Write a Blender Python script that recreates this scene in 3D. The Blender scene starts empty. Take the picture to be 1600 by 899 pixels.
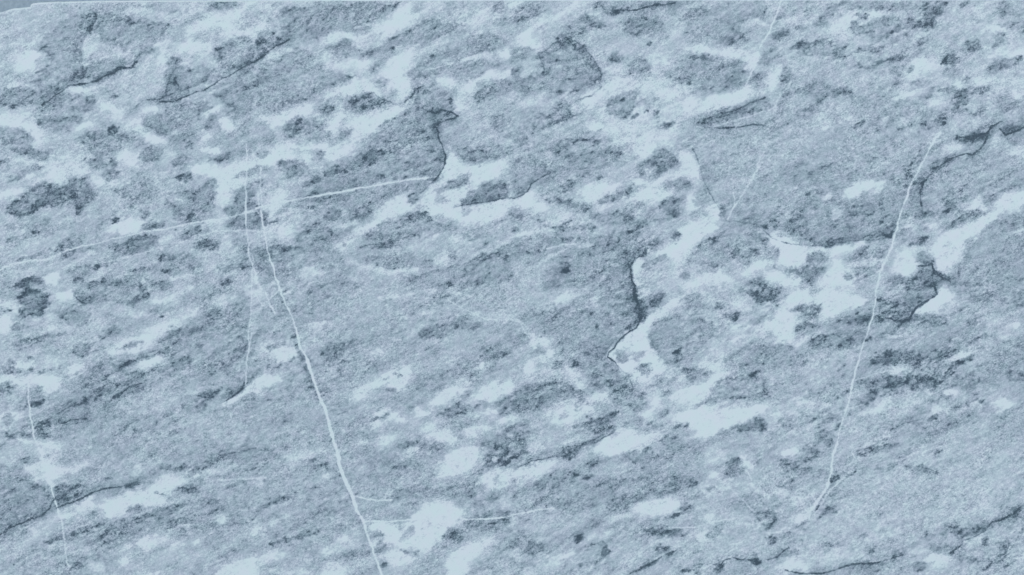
import bpy, math
import numpy as np

# ------------------------------------------------------------------ camera, light, exposure
scene = bpy.context.scene
PX = 0.001                       # one photograph pixel is one millimetre on the stone
THICK = 0.030                    # slab thickness in metres
CAM_H = 3.0                      # camera height above the polished face

cam_data = bpy.data.cameras.new("camera")
cam_data.sensor_width = 36.0
cam_data.lens = 36.0 * CAM_H / 1.6
cam_data.clip_end = 100.0
cam = bpy.data.objects.new("camera", cam_data)
cam.location = (0.8, -0.4495, THICK + CAM_H)
cam.rotation_euler = (0, 0, 0)   # looking straight down
scene.collection.objects.link(cam)
scene.camera = cam

world = bpy.data.worlds.new("World")
scene.world = world
world.use_nodes = True
wb = world.node_tree.nodes["Background"]
wb.inputs["Color"].default_value = (0.93, 0.97, 1.0, 1)
wb.inputs["Strength"].default_value = 0.55


def softbox(name, loc, aim, size, power):
    d = bpy.data.lights.new(name, 'AREA')
    d.shape = 'RECTANGLE'
    d.size, d.size_y = size
    d.energy = power
    d.color = (0.96, 0.985, 1.0)
    o = bpy.data.objects.new(name, d)
    o.location = loc
    v = np.array(aim, float) - np.array(loc, float)
    o.rotation_euler = (math.acos(-v[2] / np.linalg.norm(v)), 0, math.atan2(v[1], v[0]) - math.pi / 2)
    scene.collection.objects.link(o)


softbox("softbox", (-2.6, 2.6, 3.6), (0.8, -0.45, 0), (2.4, 2.4), 105)
softbox("softbox", (4.2, 1.6, 3.6), (0.8, -0.45, 0), (2.4, 2.4), 75)
softbox("softbox", (0.8, -4.2, 3.6), (0.8, -0.45, 0), (3.4, 2.0), 60)

scene.render.filter_size = 1.05
scene.view_settings.view_transform = 'Standard'
scene.view_settings.look = 'None'
scene.view_settings.gamma = 1.0
scene.view_settings.exposure = 0.0
scene.view_settings.use_curve_mapping = False

# ------------------------------------------------------------------ traced stone figure
# Every line is one patch of the stone: a kind letter, then its outline (or, after "~r",
# a band of that half width along the points).  "@c r" names the quarter-strip it lies in;
# coordinates are quarter millimetres inside it.
# W white calcite, L pale, l light grey, M mid grey, G grey, g dark grey, D dark, K black graphite
FIGURE = """
@0 0
l 0 90 180 50 420 90 480 150 400 230 250 280 120 330 0 420
G 250 260 420 130 480 60 600 80 580 180 500 280 500 400 560 480 450 540 380 580 200 680 30 690 0 640 60 560 200 500 250 430 330 380 200 310
W 80 400 130 350 200 320 260 330 250 360 170 410 130 450 90 430
L~14 60 530 190 530
D~14 575 165 560 205
K~10 574 180 564 198
D~14 490 55 520 70
D~18 570 90
D~10 620 140
L 510 290 540 250 600 250 640 280 580 330 520 380
W~6 620 375 660 365
G 540 430 600 380 700 350 830 380 850 400 800 430 700 480 600 500 540 480
G 640 60 800 110 1000 130 1080 170 1020 260 960 340 880 360 760 300 660 280 600 200
L 640 20 1250 15 1280 60 1150 110 960 100 700 70
M~38 720 40
M~30 860 30 1180 50
D 1290 25 1340 10 1500 15 1480 45 1380 60 1300 70
g~14 1270 120 1170 140
W 1180 190 1200 160 1290 140 1310 115 1440 80 1520 60 1500 120 1470 150 1430 190 1590 200 1590 230 1400 230 1420 190 1340 160 1230 195
W 1110 330 1150 260 1180 240 1220 290 1300 280 1290 310 1180 330 1110 345
W 980 400 1000 340 1010 300 1030 310 1020 410 990 410
L~20 960 290 1100 270
l 640 520 780 450 960 390 1010 430 1040 500 1000 600 860 660 820 640 740 620 690 560
G 1030 400 1080 360 1140 350 1130 420 1300 420 1340 460 1240 570 1100 600 1010 630 1040 500
D~20 1100 380
D~20 1090 500 1080 540
G 1310 300 1480 220 1600 260 1600 380 1460 440 1380 430 1340 340
D~20 1360 310
G 1600 740 1480 740 1420 680 1380 640 1320 600 1400 540 1500 470 1600 400
L~14 1340 560 1250 600 1100 650
W 1290 720 1360 650 1400 680 1330 720
W 790 780 850 740 890 760 890 820 960 840 1020 880 1000 900 930 890 860 830 800 810
W 0 690 60 720 180 700 190 740 120 780 200 780 270 830 280 900 220 900 220 860 170 800 90 770 0 780
L 430 560 560 540 640 600 700 680 780 700 760 760 640 720 620 660 540 600 420 590
W~16 460 560 580 550
W~14 620 650 740 700
G 210 720 330 620 450 580 620 610 590 680 460 720 560 740 460 800 370 830 280 800 220 770
D~15 240 770
D~7 380 835 430 820
D~7 440 760 560 740
W~16 480 810 560 775
G 480 880 540 820 660 840 780 820 880 870 900 900 480 900
K 675 840 690 800 720 790 750 800 735 828 700 840
D~14 585 855
G 0 790 80 790 170 820 220 870 200 900 0 900
G 890 760 960 710 1150 640 1320 650 1340 680 1280 710 1180 780 1100 830 1020 850 960 830 900 820
W~14 920 700 980 690
G 1040 850 1100 810 1200 830 1180 890 1050 890
D~12 1300 800
G~28 1320 770 1380 740
W~26 1400 760 1440 800
W~14 1250 870 1300 850
M~40 1480 760 1600 830
D~16 710 600
@1 0
l 0 0 1600 0 1600 200 1340 230 900 320 640 560 500 900 0 900 0 740 340 640 640 480 400 270 0 60
G 130 60 300 20 560 10 880 10 900 40 860 90 700 165 580 190 430 220 380 270 300 230 150 190 130 120
g~16 430 220 540 190 640 185 720 160
D~10 860 70 880 30
G 0 190 60 190 180 245 210 255 110 300 0 390
D~22 30 250
D~16 140 240
G 0 740 0 450 100 380 200 290 330 310 400 390 440 430 530 450 640 470 600 500 480 550 380 600 340 640 200 690 60 730
L 20 390 120 310 200 270 170 330 60 410
W~16 0 185 60 150
L~30 0 20 130 60
W 720 180 850 120 900 60 940 20 1000 40 1020 100 940 170 830 220 780 200
L 900 20 1200 10 1160 100 1040 110 1000 60
M~35 1010 40
M~40 1230 70
L 1360 60 1420 20 1580 10 1600 80 1480 150 1340 190 1340 140
W~20 1380 110 1430 60
G~35 1510 40
G~35 1500 140 1600 130
G 830 230 960 180 1080 110 1160 130 1260 160 1320 190 1200 230 1060 260 900 310 840 260
W 400 270 440 240 540 205 600 220 660 240 560 245 480 255 420 275
G 410 290 480 250 600 260 640 310 730 330 700 370 600 390 480 340 420 330
D~25 540 280
D~14 710 345
D~10 555 325
G 720 300 850 260 900 280 860 350 780 420 740 470 710 470 720 420 690 360
L 420 360 520 400 640 390 720 390 720 440 690 480 600 450 480 430 430 400
W~18 540 415 700 400
W 760 470 840 390 930 320 1000 320 970 400 900 470 960 530 920 620 880 560 830 560 790 480
G~32 790 510
G 960 460 1010 400 1120 330 1300 270 1340 210 1470 190 1590 250 1500 340 1400 350 1300 430 1200 470 1080 500 990 490
G~40 1420 230 1500 260
G 1240 420 1400 370 1580 380 1560 440 1440 470 1380 500 1320 530 1260 510 1200 460
W 1520 350 1560 300 1590 310 1570 350
L~14 1300 370 1480 345
W 1120 510 1180 485 1220 510 1260 550 1320 530 1400 480 1480 450 1590 440 1590 470 1500 490 1380 530 1330 570 1260 560 1200 520
g 560 640 620 600 700 580 740 580 780 620 860 650 800 670 720 710 640 720 580 690
G 360 660 420 600 520 590 520 620 440 650 530 690 470 740 380 700
W 0 745 120 715 260 675 350 640 360 720 250 730 170 770 100 820 70 790 0 770
W 420 590 520 545 640 520 680 490 740 540 770 590 650 560 560 590 480 600
W 860 660 910 680 920 700 800 790 700 830 640 880 590 900 600 850 540 780 620 740 740 710
W 470 760 520 715 550 720 530 780 490 830 470 810
G 160 820 200 750 300 735 400 770 470 850 460 900 200 900 170 860
g~35 230 820
G~32 30 780
G~45 80 860
g~32 560 840
G 930 720 960 640 1000 570 1060 540 1110 545 1200 560 1230 640 1230 690 1260 730 1150 765 1130 800 1140 900 640 900 720 840 800 780 880 730
D~16 1090 540
g~28 1100 680
K~9 1215 635
l 1270 580 1400 640 1600 660 1600 900 1160 900 1150 780 1250 740 1250 640
W~28 1270 660 1280 690
G 1380 530 1500 500 1600 480 1590 560 1500 600 1400 610
g~20 1400 620
G~55 1540 760
g~26 1580 850
M~60 1270 860
@2 0
l 200 270 1000 260 1160 560 1160 700 1040 830 1000 900 560 900 480 780 420 640 600 480 540 430 480 330
G 0 60 60 20 160 10 200 50 190 120 100 140 0 150
D~12 140 55
W~12 0 30 60 0
W 20 270 90 190 180 120 280 80 400 10 430 10 350 80 270 120 180 150 120 200 140 260 180 280 150 300 60 275
l~60 300 40 560 80
g~18 180 180
G 260 170 400 110 480 90 580 130 590 180 500 180 420 220 300 200
g~20 450 100
g~25 545 165
g 560 20 700 60 960 20 1010 20 840 60 700 80 620 90 500 40
G 690 170 760 100 900 100 970 160 960 210 880 230 760 240 700 200
g~40 840 180
L 980 215 1030 170 1080 175 1050 220 1000 240
G 1040 90 1200 40 1400 20 1600 10 1600 130 1450 140 1400 180 1500 200 1440 300 1300 290 1080 270 1050 240 1100 190
g~42 1360 260
D~22 1360 262
L~10 1420 150 1540 135 1590 160
L 580 430 700 400 720 420 600 470
D~12 860 280
g~36 650 360
G~46 800 400
G~50 800 450
W 1060 310 1180 280 1260 310 1400 330 1560 320 1580 350 1500 380 1380 370 1250 330 1120 320
L~30 850 350 950 380
G 160 360 200 310 250 260 330 235 420 270 460 330 520 400 560 460 540 510 480 540 440 580 340 610 200 560 80 600 0 560 0 420 120 470 230 420 160 400
g~45 330 270
D~18 440 310
g~28 510 520 400 590
L~11 200 410 300 410
g 250 690 320 620 390 660 400 720 340 770 220 780 100 760 150 720
D~18 320 650
D~18 320 745
G 0 280 100 280 130 330 60 400 0 420
g~24 0 460 90 460
L~22 70 480 130 450
L~18 20 650 200 620
G~55 150 780
G~40 0 830 100 890
g~30 330 890
D~14 400 880 540 885
W 420 620 500 560 620 510 760 490 700 530 590 580 540 640 500 680 450 670
L 540 640 620 580 760 490 1000 520 1160 560 1160 700 1000 760 1040 830 1000 900 700 900 560 780
G 570 680 610 620 700 560 800 570 780 640 760 700 680 730 600 720
g~25 660 640
D~22 725 715
D~16 780 730
K~9 838 703
D~20 905 720
D 910 780 950 755 1015 770 960 800
M~50 860 640
W 1060 680 1100 600 1150 620 1140 680 1090 720
W~28 920 570 1000 600
W~16 500 800 560 790
W~22 660 880 960 870
G 940 470 980 410 1080 340 1240 340 1400 380 1490 420 1560 480 1560 530 1480 560 1380 590 1290 610 1200 560 1050 520
D~14 1130 380 1250 350
D~10 1230 430 1330 405
g~32 1420 420
g~38 1520 510
g~45 1370 520
D~12 1300 590
W~16 1490 410 1560 370
W 1160 640 1280 600 1450 560 1590 540 1590 570 1440 620 1260 680 1180 700
G 1160 790 1220 730 1400 680 1590 610 1600 690 1480 740 1300 770
g~14 1180 770 1260 740 1400 690
l~14 1200 790 1350 770 1480 740 1600 700
M 1100 900 1200 810 1600 800 1600 900
@3 0
l 0 0 1600 0 1600 760 1100 760 800 560 400 480 0 420
G 30 60 110 50 120 120 50 130
D~12 100 50
g 20 230 80 190 150 180 110 230 30 260
W 330 180 420 150 520 90 560 60 660 65 780 70 720 100 640 130 560 150 500 190 400 205
g~30 590 110
g~18 520 170 560 130
g~45 390 80
g~38 350 145
g~14 200 160
L~30 100 130 300 120
G 520 150 640 130 760 90 860 110 1000 160 900 200 820 220 740 250 640 240 520 210
D 960 40 1060 15 1140 10 1100 70 1030 150 980 170 880 190 850 160 960 150 1000 90
G~35 480 20 900 50
G~35 600 240 800 240
D~22 1230 20
g~35 1480 30
g~22 1480 90
M~25 1370 70
W 1380 190 1430 160 1500 170 1420 220
L~30 1300 60 1440 130
K~5 1440 150 1470 155
G~28 1500 150 1600 160
G 130 290 250 270 330 230 420 250 480 300 520 330 500 370 400 370 300 360 180 320
D~12 150 300 240 290 330 245
D~15 470 300
K~15 480 355
g 550 300 680 280 740 310 620 330
D~13 555 325 600 310
D 540 390 580 400 640 425 690 380 720 370 700 410 640 440 560 420
g~28 760 380 880 360 940 300 1000 250
D~11 770 380 850 365
W 900 400 960 370 1080 380 1040 430 960 440 920 490 860 510 880 450
L~25 820 520 1040 420
G~38 800 430
g~18 900 440
g~25 930 530
g~28 800 530
g 1090 380 1140 320 1190 340 1200 380 1150 410
K~12 1105 380
g~42 1280 280
g~38 1440 250
D~11 1380 290 1440 280 1500 270
W~16 1390 350 1600 330
g 1360 450 1400 380 1500 340 1590 370 1560 420 1480 440 1400 460
D~9 1540 400 1590 360
G~38 1150 450
W~14 1320 510 1400 500
W~14 1170 530 1230 530
L~38 1480 480 1600 520
W~26 1560 590
g~22 1250 500
g~20 1080 570 1400 560
g~20 1030 570 960 610
W~15 800 610 960 570
W 0 440 70 440 60 510 20 560 0 560
G~55 20 350
g~32 130 475
M 0 600 200 520 340 500 460 560 600 600 740 560 800 620 900 640 1000 700 1000 800 1100 900 0 900
G~50 100 570 400 560 600 630
D~20 105 605
D~11 470 580 560 600
g~20 220 690 310 690
W~11 330 720
W~14 360 790
W~6 520 740
D~9 540 790 590 770
D~20 985 780
D~8 830 815 900 790
g~42 1190 610
D~9 1190 600
g~20 1150 700 1250 690
D~12 1290 715
D~13 1100 775
g~28 1080 740
g~28 1330 680
L~22 960 660 1100 640
W~10 1020 660 1060 640
G~55 1500 650
D 1170 860 1300 830 1390 820 1400 790 1360 870 1280 900 1200 890
g 1450 790 1530 780 1590 800 1490 850
L~22 1400 880 1440 850 1500 890
L~12 1020 890 1100 830
@0 1
l 0 0 1600 0 1600 900 1340 900 1000 600 700 460 300 440 0 480
g 60 40 150 10 320 40 300 90 240 110 150 80
g 0 90 60 90 70 130 0 160
g~22 30 240 150 190 250 150
W 300 130 360 120 400 160 380 220 350 245 300 200
L 280 110 480 60 480 130 420 190
W 170 240 200 200 260 210 230 240
W 0 360 0 310 80 280 150 290 60 350
L~10 60 90 160 105 260 120
g 20 400 80 350 160 300 220 250 290 235 330 260 400 260 470 220 540 190 560 240 590 290 600 320 550 360 520 390 500 440 470 430 480 380 420 380 330 400 260 400 200 440 140 450 60 430
D~32 380 320 560 290
D~14 210 270 310 250
D~15 340 320 380 360
D~18 500 430 500 390
D~25 60 430 130 440
D~18 0 420
G~45 230 330
D~8 180 330 170 360 240 400
G 500 10 740 0 780 20 700 80 560 80
D~15 530 100
g~38 600 120
g~32 710 115
D~14 690 100
D~12 720 130
W 740 80 800 50 870 70 880 120 820 150 760 120
W~11 470 160 530 165
W 570 230 640 220 660 245 600 250
W~11 680 250 730 240
g~36 690 200
G 860 20 1000 10 1030 50 980 110 900 140 870 80
L 1000 110 1060 60 1110 50 1060 110 1020 130
G 1060 140 1120 60 1180 80 1160 130 1080 170
g~22 1180 20
W 1180 160 1260 140 1420 140 1560 100 1600 110 1600 170 1500 240 1440 300 1440 360 1380 400 1360 380 1380 260 1320 210 1240 210
W~18 1260 40 1360 40
g 1370 80 1430 40 1470 80 1420 110 1300 100
G~22 1500 195 1560 180
D 1090 225 1120 190 1200 185 1215 220 1140 230
G 1000 360 1060 310 1200 270 1280 240 1340 220 1360 250 1340 340 1340 400 1280 440 1100 430 1020 400
W~6 1080 355 1130 355
G~38 1100 470 1330 470
K 1175 465 1190 440 1225 430 1215 450 1190 470
g~14 850 240
D~12 745 290
D~22 810 330
G~80 850 300
W 650 540 720 490 850 465 900 480 870 530 760 560 720 550 680 560
g~16 610 500 680 470
D~11 715 480
G~22 600 530
g~28 900 430
g 890 510 940 485 1040 490 1000 540 900 540
g 1450 300 1520 270 1600 240 1600 400 1540 430 1420 450 1390 420 1450 360
g 1400 480 1600 430 1600 540 1440 530
D~20 1480 380 1580 330
g 660 680 740 610 900 570 1000 570 1010 610 920 640 940 660 860 700 780 700
K~10 715 665
D~16 760 620 860 590
G 400 800 500 750 640 740 700 690 760 730 640 790 500 830 420 820
D~20 600 775
g 1080 570 1220 520 1310 540 1230 580 1140 600
D~18 1240 540
g 1180 640 1280 590 1370 600 1380 650 1270 690
D~30 1280 620
L~20 1020 600 1060 590
L~28 1360 700 1420 650 1440 610
W~11 1320 490 1390 480
G~38 1450 580 1540 650
L~18 1080 840 1200 820 1330 760
G 980 740 1000 700 1200 690 1300 740 1200 800 1080 820 940 810 740 810
D~10 990 735 1010 700
K 1020 785 1070 778 1045 812
D~16 1205 770
D~12 820 800 880 785
g 700 850 900 830 1080 880 1080 900 500 900 560 860
D~13 740 880
L~9 890 855
D~11 640 850
D~14 470 860 510 845
W 330 800 370 800 370 850 290 880 250 860
L~15 400 790 570 680
L~13 560 840 700 760
G~38 180 560 320 540
g~32 390 640 500 610
g~18 390 710 460 680
L 80 800 200 760 240 790 160 830 60 850
D 70 900 160 850 250 830 280 870 260 900
G 1330 800 1480 730 1550 700 1560 780 1400 820
g~36 1400 860
G~36 1250 840
@1 1
l 0 0 620 0 180 380 600 480 300 560 0 600
G 200 350 240 300 320 240 440 170 540 100 600 60 680 0 1160 0 1190 100 1150 190 1060 290 980 300 880 330 780 380 700 440 620 480 600 440 560 400 400 380 180 380
D 650 60 720 20 820 50 770 100 700 150 640 120 580 100
g~30 560 150 700 110
D~20 450 180 500 150 560 175
K~9 555 180
g~24 300 240 420 225
D~12 350 305
D~10 860 215 940 205
g~28 1040 200 1170 120
D~10 1165 30 1185 120
L~7 910 125
L~5 980 150
L~11 1040 65
L~9 680 228
L~11 960 20
W 380 60 440 20 600 0 620 40 540 90 460 120 430 90
W 0 60 120 30 240 60 340 80 340 100 240 90 130 120 60 140 0 150
W~20 140 20 560 15
G~28 40 70
G~30 400 80
G 130 110 180 90 280 95 340 140 310 190 240 220 180 200 150 150
g~36 220 180
K~9 237 142
D~16 170 110
G~30 0 160 80 170
D~15 45 230
D~11 20 240
G 50 300 120 260 200 240 180 280 80 350
W 50 360 120 310 180 295 180 330 140 370 80 420 120 440 90 400
g 0 410 60 430 80 460 40 520 0 530
D~18 10 410
D~11 60 500 140 475
G 430 400 540 400 560 430 520 490 470 500 420 450
g~26 510 340
D~6 330 408 365 398
g 600 460 640 440 720 430 740 460 640 480
W 640 540 720 480 750 420 820 380 920 320 940 360 1000 390 900 440 800 480 700 540 650 560
D 940 360 950 325 1030 310 1040 350 980 370
W 1060 300 1130 250 1190 150 1200 60 1250 70 1280 130 1350 140 1500 110 1590 100 1520 170 1500 210 1430 240 1380 290 1340 310 1280 340 1220 400 1300 410 1430 380 1600 345 1600 410 1500 470 1380 500 1280 490 1180 460 1060 420 1040 370
M~35 1160 345
M~22 1320 430
G 1100 300 1200 220 1320 190 1360 230 1340 270 1260 290 1160 300
D~9 1300 270 1340 240
G 1240 10 1600 0 1600 60 1500 100 1360 130 1280 110 1240 60
g 1280 340 1440 240 1500 220 1600 250 1600 330 1440 360 1320 380 1260 390
L 0 540 200 490 280 520 240 590 100 590
W~24 180 540
G 250 570 330 490 440 490 520 560 480 610 360 620 260 620
L~16 460 530 620 500
L~20 380 730 540 650 600 590
D~5 550 630 575 620
G 700 540 860 460 1060 410 1080 460 1300 500 1200 560 1060 590 880 600 680 610 640 590
g~24 940 460 1060 430
D 650 650 800 615 900 600 860 645 740 660
L 960 630 1080 640 1100 660 1000 680
W 1130 720 1180 680 1210 710 1180 745 1140 740
W~9 1120 565
W~12 1240 600
W~5 1065 590 1070 640
G 0 620 500 640 560 740 400 800 0 850
G 700 690 1100 700 1100 780 860 800 700 740
g~28 1230 710
L~14 560 730 820 800 1000 790
L~18 1280 740 1360 700 1590 600
L~18 840 840 900 820
G~40 480 880 620 890
W~20 330 810
L~20 280 830 420 790
W~8 0 820 20 880
G 900 840 1200 760 1560 640 1600 640 1600 900 900 900
G 1280 580 1420 540 1460 570 1340 620
@2 1
l 620 0 1080 0 1200 200 1200 300 1280 480 1200 640 1080 900 780 900 740 740 900 640 700 420 400 480 0 600 0 330
G 0 80 100 70 220 110 230 160 180 210 120 250 110 290 60 320 0 335
g~30 60 290
g~36 260 30
g~40 330 80
D~12 275 55
G 400 60 560 20 700 40 660 120 500 180 400 270 280 330 180 320 150 280 260 180 340 120
D~15 545 220
W 740 60 780 10 950 0 900 30 850 70 790 90
g 790 160 830 100 900 50 960 35 1060 90 1060 140 980 160 920 230 860 220 790 220
D~15 940 160 990 140
D~12 810 180
W~9 850 170
W 700 210 780 220 880 240 1000 190 1090 150 1180 160 1190 220 1120 210 1040 190 920 270 1020 300 900 350 860 340 760 360 730 340 860 270 760 230
W 1040 60 1100 40 1150 90 1180 150 1100 150
G 920 270 1000 220 1080 190 1150 270 1080 295 980 280
g~22 1100 250
W 420 310 480 260 600 250 680 250 620 290 560 330 460 370 440 340
g 560 330 650 290 760 240 740 310 660 360 560 370
D~13 690 280
g 920 390 1000 330 1100 330 1100 370 1080 430 1020 450 930 420
D~18 1030 420
D~14 960 370
W 1080 400 1160 380 1200 400 1140 430 1080 430
g~36 1165 450
W~18 1120 340
G~42 1190 350
W 1230 440 1260 370 1300 440 1240 490
W 1060 600 1040 520 1140 480 1250 480 1280 540 1180 600 1100 650 1080 700 1020 740 990 690 860 700 900 670 980 620
W 0 350 80 320 140 290 130 370 240 380 230 430 140 400 40 390
L 230 460 320 440 330 480 250 500
W 0 590 0 570 120 540 270 535 180 560 60 590
G~45 0 430 100 460
g~26 30 530
g~12 160 480 190 480
D~11 200 500 290 520 370 480
g~36 250 350 480 410
D~22 500 525
g~18 290 540 440 520
G 480 440 720 400 820 380 760 470 700 500 560 520
g~18 720 490 760 420
K~12 750 545
D~18 790 565
g~20 720 510 860 490 960 465
D~20 1030 580
G~32 850 430
g~20 650 440
G 0 640 160 560 280 560 420 570 540 590 700 560 820 590 900 600 860 660 820 690 760 730 740 780 760 860 700 900 200 900 220 800 300 720 100 700 0 740
g~40 600 640 740 680
g~24 560 580 660 590
g~36 890 620
D~16 880 640
K~12 90 680
g~30 320 790
K~12 325 800 345 780
L~9 200 730 360 650 520 630
L~4 180 660 215 620
L~4 370 610 400 580
L~6 530 890 580 830 610 790
L~5 600 750 660 760
l 0 760 160 740 220 790 180 860 0 900
D~20 755 860
D~11 740 800
D~12 800 700 840 685
W 755 740 820 730 800 800 780 830 830 880 800 900 770 880 745 800
g~15 820 770 880 730 970 700
l 840 770 960 740 1060 780 1000 830 880 820
D~20 1095 830
g~13 1200 800 1300 790
W 1080 870 1180 830 1320 800 1400 830 1360 880 1200 890 1100 900
L~18 1380 740 1440 760
W 1430 800 1500 760 1600 720 1600 770 1500 800 1440 810
G 1090 700 1200 610 1300 540 1600 560 1600 680 1480 730 1420 720 1360 720 1330 770 1200 770 1080 740
D~25 1250 620
D~13 1275 590
D~32 1500 690
D~18 1460 740
g~28 1390 690
M 1080 20 1200 0 1600 0 1600 540 1540 500 1380 480 1310 440 1280 360 1280 300 1200 210 1180 130
G~55 1240 170
G~50 1400 430 1600 470
g~22 1320 420
D~18 1580 515
D 1480 870 1600 830 1600 900 1480 900
@3 1
M 0 0 1000 0 960 120 880 280 840 430 800 560 640 590 480 620 340 640 200 630 140 590 0 570
G 300 330 700 200 950 80 880 280 830 430 790 580 500 620 340 640 180 610 100 500
l 0 540 100 560 300 640 600 610 780 600 1000 700 1040 760 800 900 0 900
W 480 290 520 265 620 250 740 240 700 280 600 300 580 325 510 320
L~22 420 430
L~15 375 335
D~9 500 440 550 430
D~18 15 495
g~55 180 500
K~11 690 485 735 515
K 730 580 790 560 785 590 740 592
g~30 700 560
D~12 860 260
D~10 870 185 915 180
D~5 830 160 940 160
g~18 800 205
D~9 965 90 945 130
D~10 820 460 900 440
G 880 280 1000 100 1250 60 1060 160 960 260 950 400 1060 440 900 480 820 560
M 980 230 1060 160 1240 70 1330 30 1600 60 1600 270 1450 300 1340 330 1240 410 1060 430 960 390 950 300
g~36 1140 385
L~26 1100 40 1180 20
L~36 1540 40 1600 60
l~26 1340 20 1450 10
W 1230 420 1280 370 1320 340 1390 380 1360 410 1300 400
g~32 1390 350
g~20 1420 300 1560 270
g 1060 540 1150 470 1260 430 1390 410 1340 460 1240 510 1140 540
D~9 1170 470 1220 450
W 1000 650 1040 600 1100 580 1200 540 1290 500 1340 470 1380 440 1430 400 1440 350 1500 310 1600 290 1600 370 1500 420 1430 460 1330 540 1230 600 1220 680 1160 760 1120 800 1060 790 1040 760 1060 720 1010 690
M~22 1110 640
L~8 1280 590 1380 600
G 1340 540 1440 470 1600 420 1600 560 1500 560 1400 590 1300 590
L~14 1540 560 1590 540
G 1200 800 1240 610 1400 600 1600 570 1600 900 1100 900 1160 840
l~30 1240 820 1400 660 1600 600
D~9 1345 828 1410 800
D~5 1320 850 1350 830
g~28 1530 510
W~17 880 510
W~15 1030 515
W 0 580 100 580 180 630 260 660 400 650 480 640 560 610 620 600 600 640 500 670 460 690 400 700 300 670 200 760 120 780 70 740 60 670 0 620
G~40 10 680
G 230 700 300 680 390 700 380 740 300 740 230 750
D 20 770 60 790 200 780 240 760 380 770 370 810 320 860 280 890 210 870 190 820 60 810
W 300 900 340 850 400 790 400 700 460 740 500 790 540 830 520 900
G~22 490 840
W 0 800 60 810 180 830 200 870 140 890 0 860
G 470 710 560 650 700 650 760 640 700 720 620 720 500 760
G 540 780 640 760 700 750 680 810 600 860 560 880 540 820
W 790 780 800 690 860 670 900 700 940 740 930 790 880 830 840 820
g 860 650 920 590 1000 580 980 630 900 650
D~15 900 630 980 600
g 900 670 1000 680 1050 740 960 760
g 700 890 760 810 830 820 880 840 950 770 1040 760 1060 800 1140 840 1060 880 1020 900
D~13 1040 780 1090 830 1140 860
L~9 830 655 980 660
@0 2
l 0 0 540 0 700 230 540 470 400 600 0 700
D 60 60 160 10 260 0 300 50 290 150 260 190 180 150 130 180 110 150 150 100
K~14 130 140
K~12 255 140
K~14 170 20
W 0 90 40 90 100 120 60 180 110 220 60 250 40 290 0 280
g~30 20 150
W 370 50 420 20 460 10 450 70 400 70
G 460 20 600 30 860 0 1000 60 860 110 700 90 540 110 490 80
D~24 840 90
D~17 910 50
D~14 1060 20
D~10 850 15 920 10
W 960 80 1060 40 1150 0 1190 0 1100 60 1000 95
G 300 130 480 110 600 170 540 240 420 240
W~14 290 250 340 245
L~28 320 190
g~28 100 250
G 40 340 200 300 300 300 400 260 420 290 360 330 280 380 120 370
D~13 220 320 300 300 410 290
D~9 190 430
L~22 540 240 660 190
L~20 820 165 900 155
G~34 660 180 760 200
K~11 1000 182 1015 175
G 580 350 680 260 760 240 740 290 640 340
g~20 620 310 720 260
g~40 510 380
W 670 390 760 330 900 290 1000 230 1130 190 1230 140 1240 160 1120 210 1010 280 940 320 930 370 820 420 740 435 680 420
G 700 390 800 340 920 325 860 370 740 400
W 40 470 180 460 210 500 180 530 130 510 60 490
W 390 520 440 480 540 470 500 520 420 540
W 0 560 160 550 370 545 380 590 330 640 280 655 250 610 100 600 0 600
L~50 300 480
g~14 190 520
g~14 260 530
g~14 320 520
g~9 120 540
g~16 370 510
G~38 50 500
L 0 780 100 760 140 820 80 870 0 890
W~24 0 820 90 790
G~30 40 820
g 0 620 110 600 80 640 20 680
G 110 700 160 650 260 610 270 700 220 750 120 760
D~16 195 740 250 715
g 220 860 320 810 330 830 280 890 220 890
D~8 220 860 320 815
D~8 280 890 330 835
g~20 60 890 200 860
G 440 600 600 460 950 400 1100 260 1380 130 1570 90 1550 400 1500 480 1100 500 900 560 740 640 560 660
g~32 610 500
D~16 615 500
D~12 650 560
W 880 470 1000 440 960 490 890 500
D~11 1120 265
g~18 1060 290
D~8 1200 265
D~14 1250 365 1295 352
g~18 920 550 1050 530 1200 450
g~20 1400 240 1500 220
g~28 1330 180
l 760 700 900 640 1200 560 1480 550 1500 600 1350 620 1280 680 1100 730 900 790 760 760
g~32 1300 670
D~15 1360 640
D~15 1280 740
D~12 690 705 750 660
W~12 1000 860
M 300 900 560 820 760 780 1000 780 1600 700 1600 900
W 1540 600 1600 570 1600 640 1500 690 1430 730 1480 680 1530 640
D~20 1560 560 1600 540
G~45 1570 710
L~26 1320 80 1450 70
g~18 1320 50
L~26 1550 0 1600 30
@1 2
M 0 0 640 0 640 340 1000 320 1600 220 1600 900 0 900
G~60 700 480 1100 600 1500 480
G~60 300 560 500 760
G~50 60 180 300 120
M 640 80 1000 20 1300 0 1600 0 1600 180 1300 180 1000 250 760 340 640 330 700 220
L~34 20 30
l~55 320 190 560 200
g~50 420 400 600 350
g~45 1050 290 1250 230 1380 230
W 700 400 760 380 810 390 800 420 740 425 710 415
L 0 340 60 330 100 350 60 380 0 390
W 100 380 180 360 270 360 240 430 200 460 140 470 120 430
g~15 0 530 130 490 230 450
g~12 80 380 170 350
W 0 560 60 540 130 530 170 550 140 590 80 600 20 640 0 650
L~22 260 560
W 630 650 700 600 790 540 920 495 970 500 960 570 910 640 820 620 730 620 700 650 650 700 620 700
g~11 890 540
G~9 810 575
g~16 740 630 860 640
W 1060 720 1130 670 1240 625 1320 640 1240 690 1160 740 1090 750
L~22 1295 590
W~11 1410 495
W 1340 690 1440 620 1500 600 1560 580 1590 540 1600 640 1520 690 1420 720 1360 720
g~55 1540 740
D~22 1540 770
g~36 1400 750
g 1120 790 1280 700 1340 740 1300 800 1180 830
D~14 1130 800 1230 750
g~18 980 750
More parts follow.
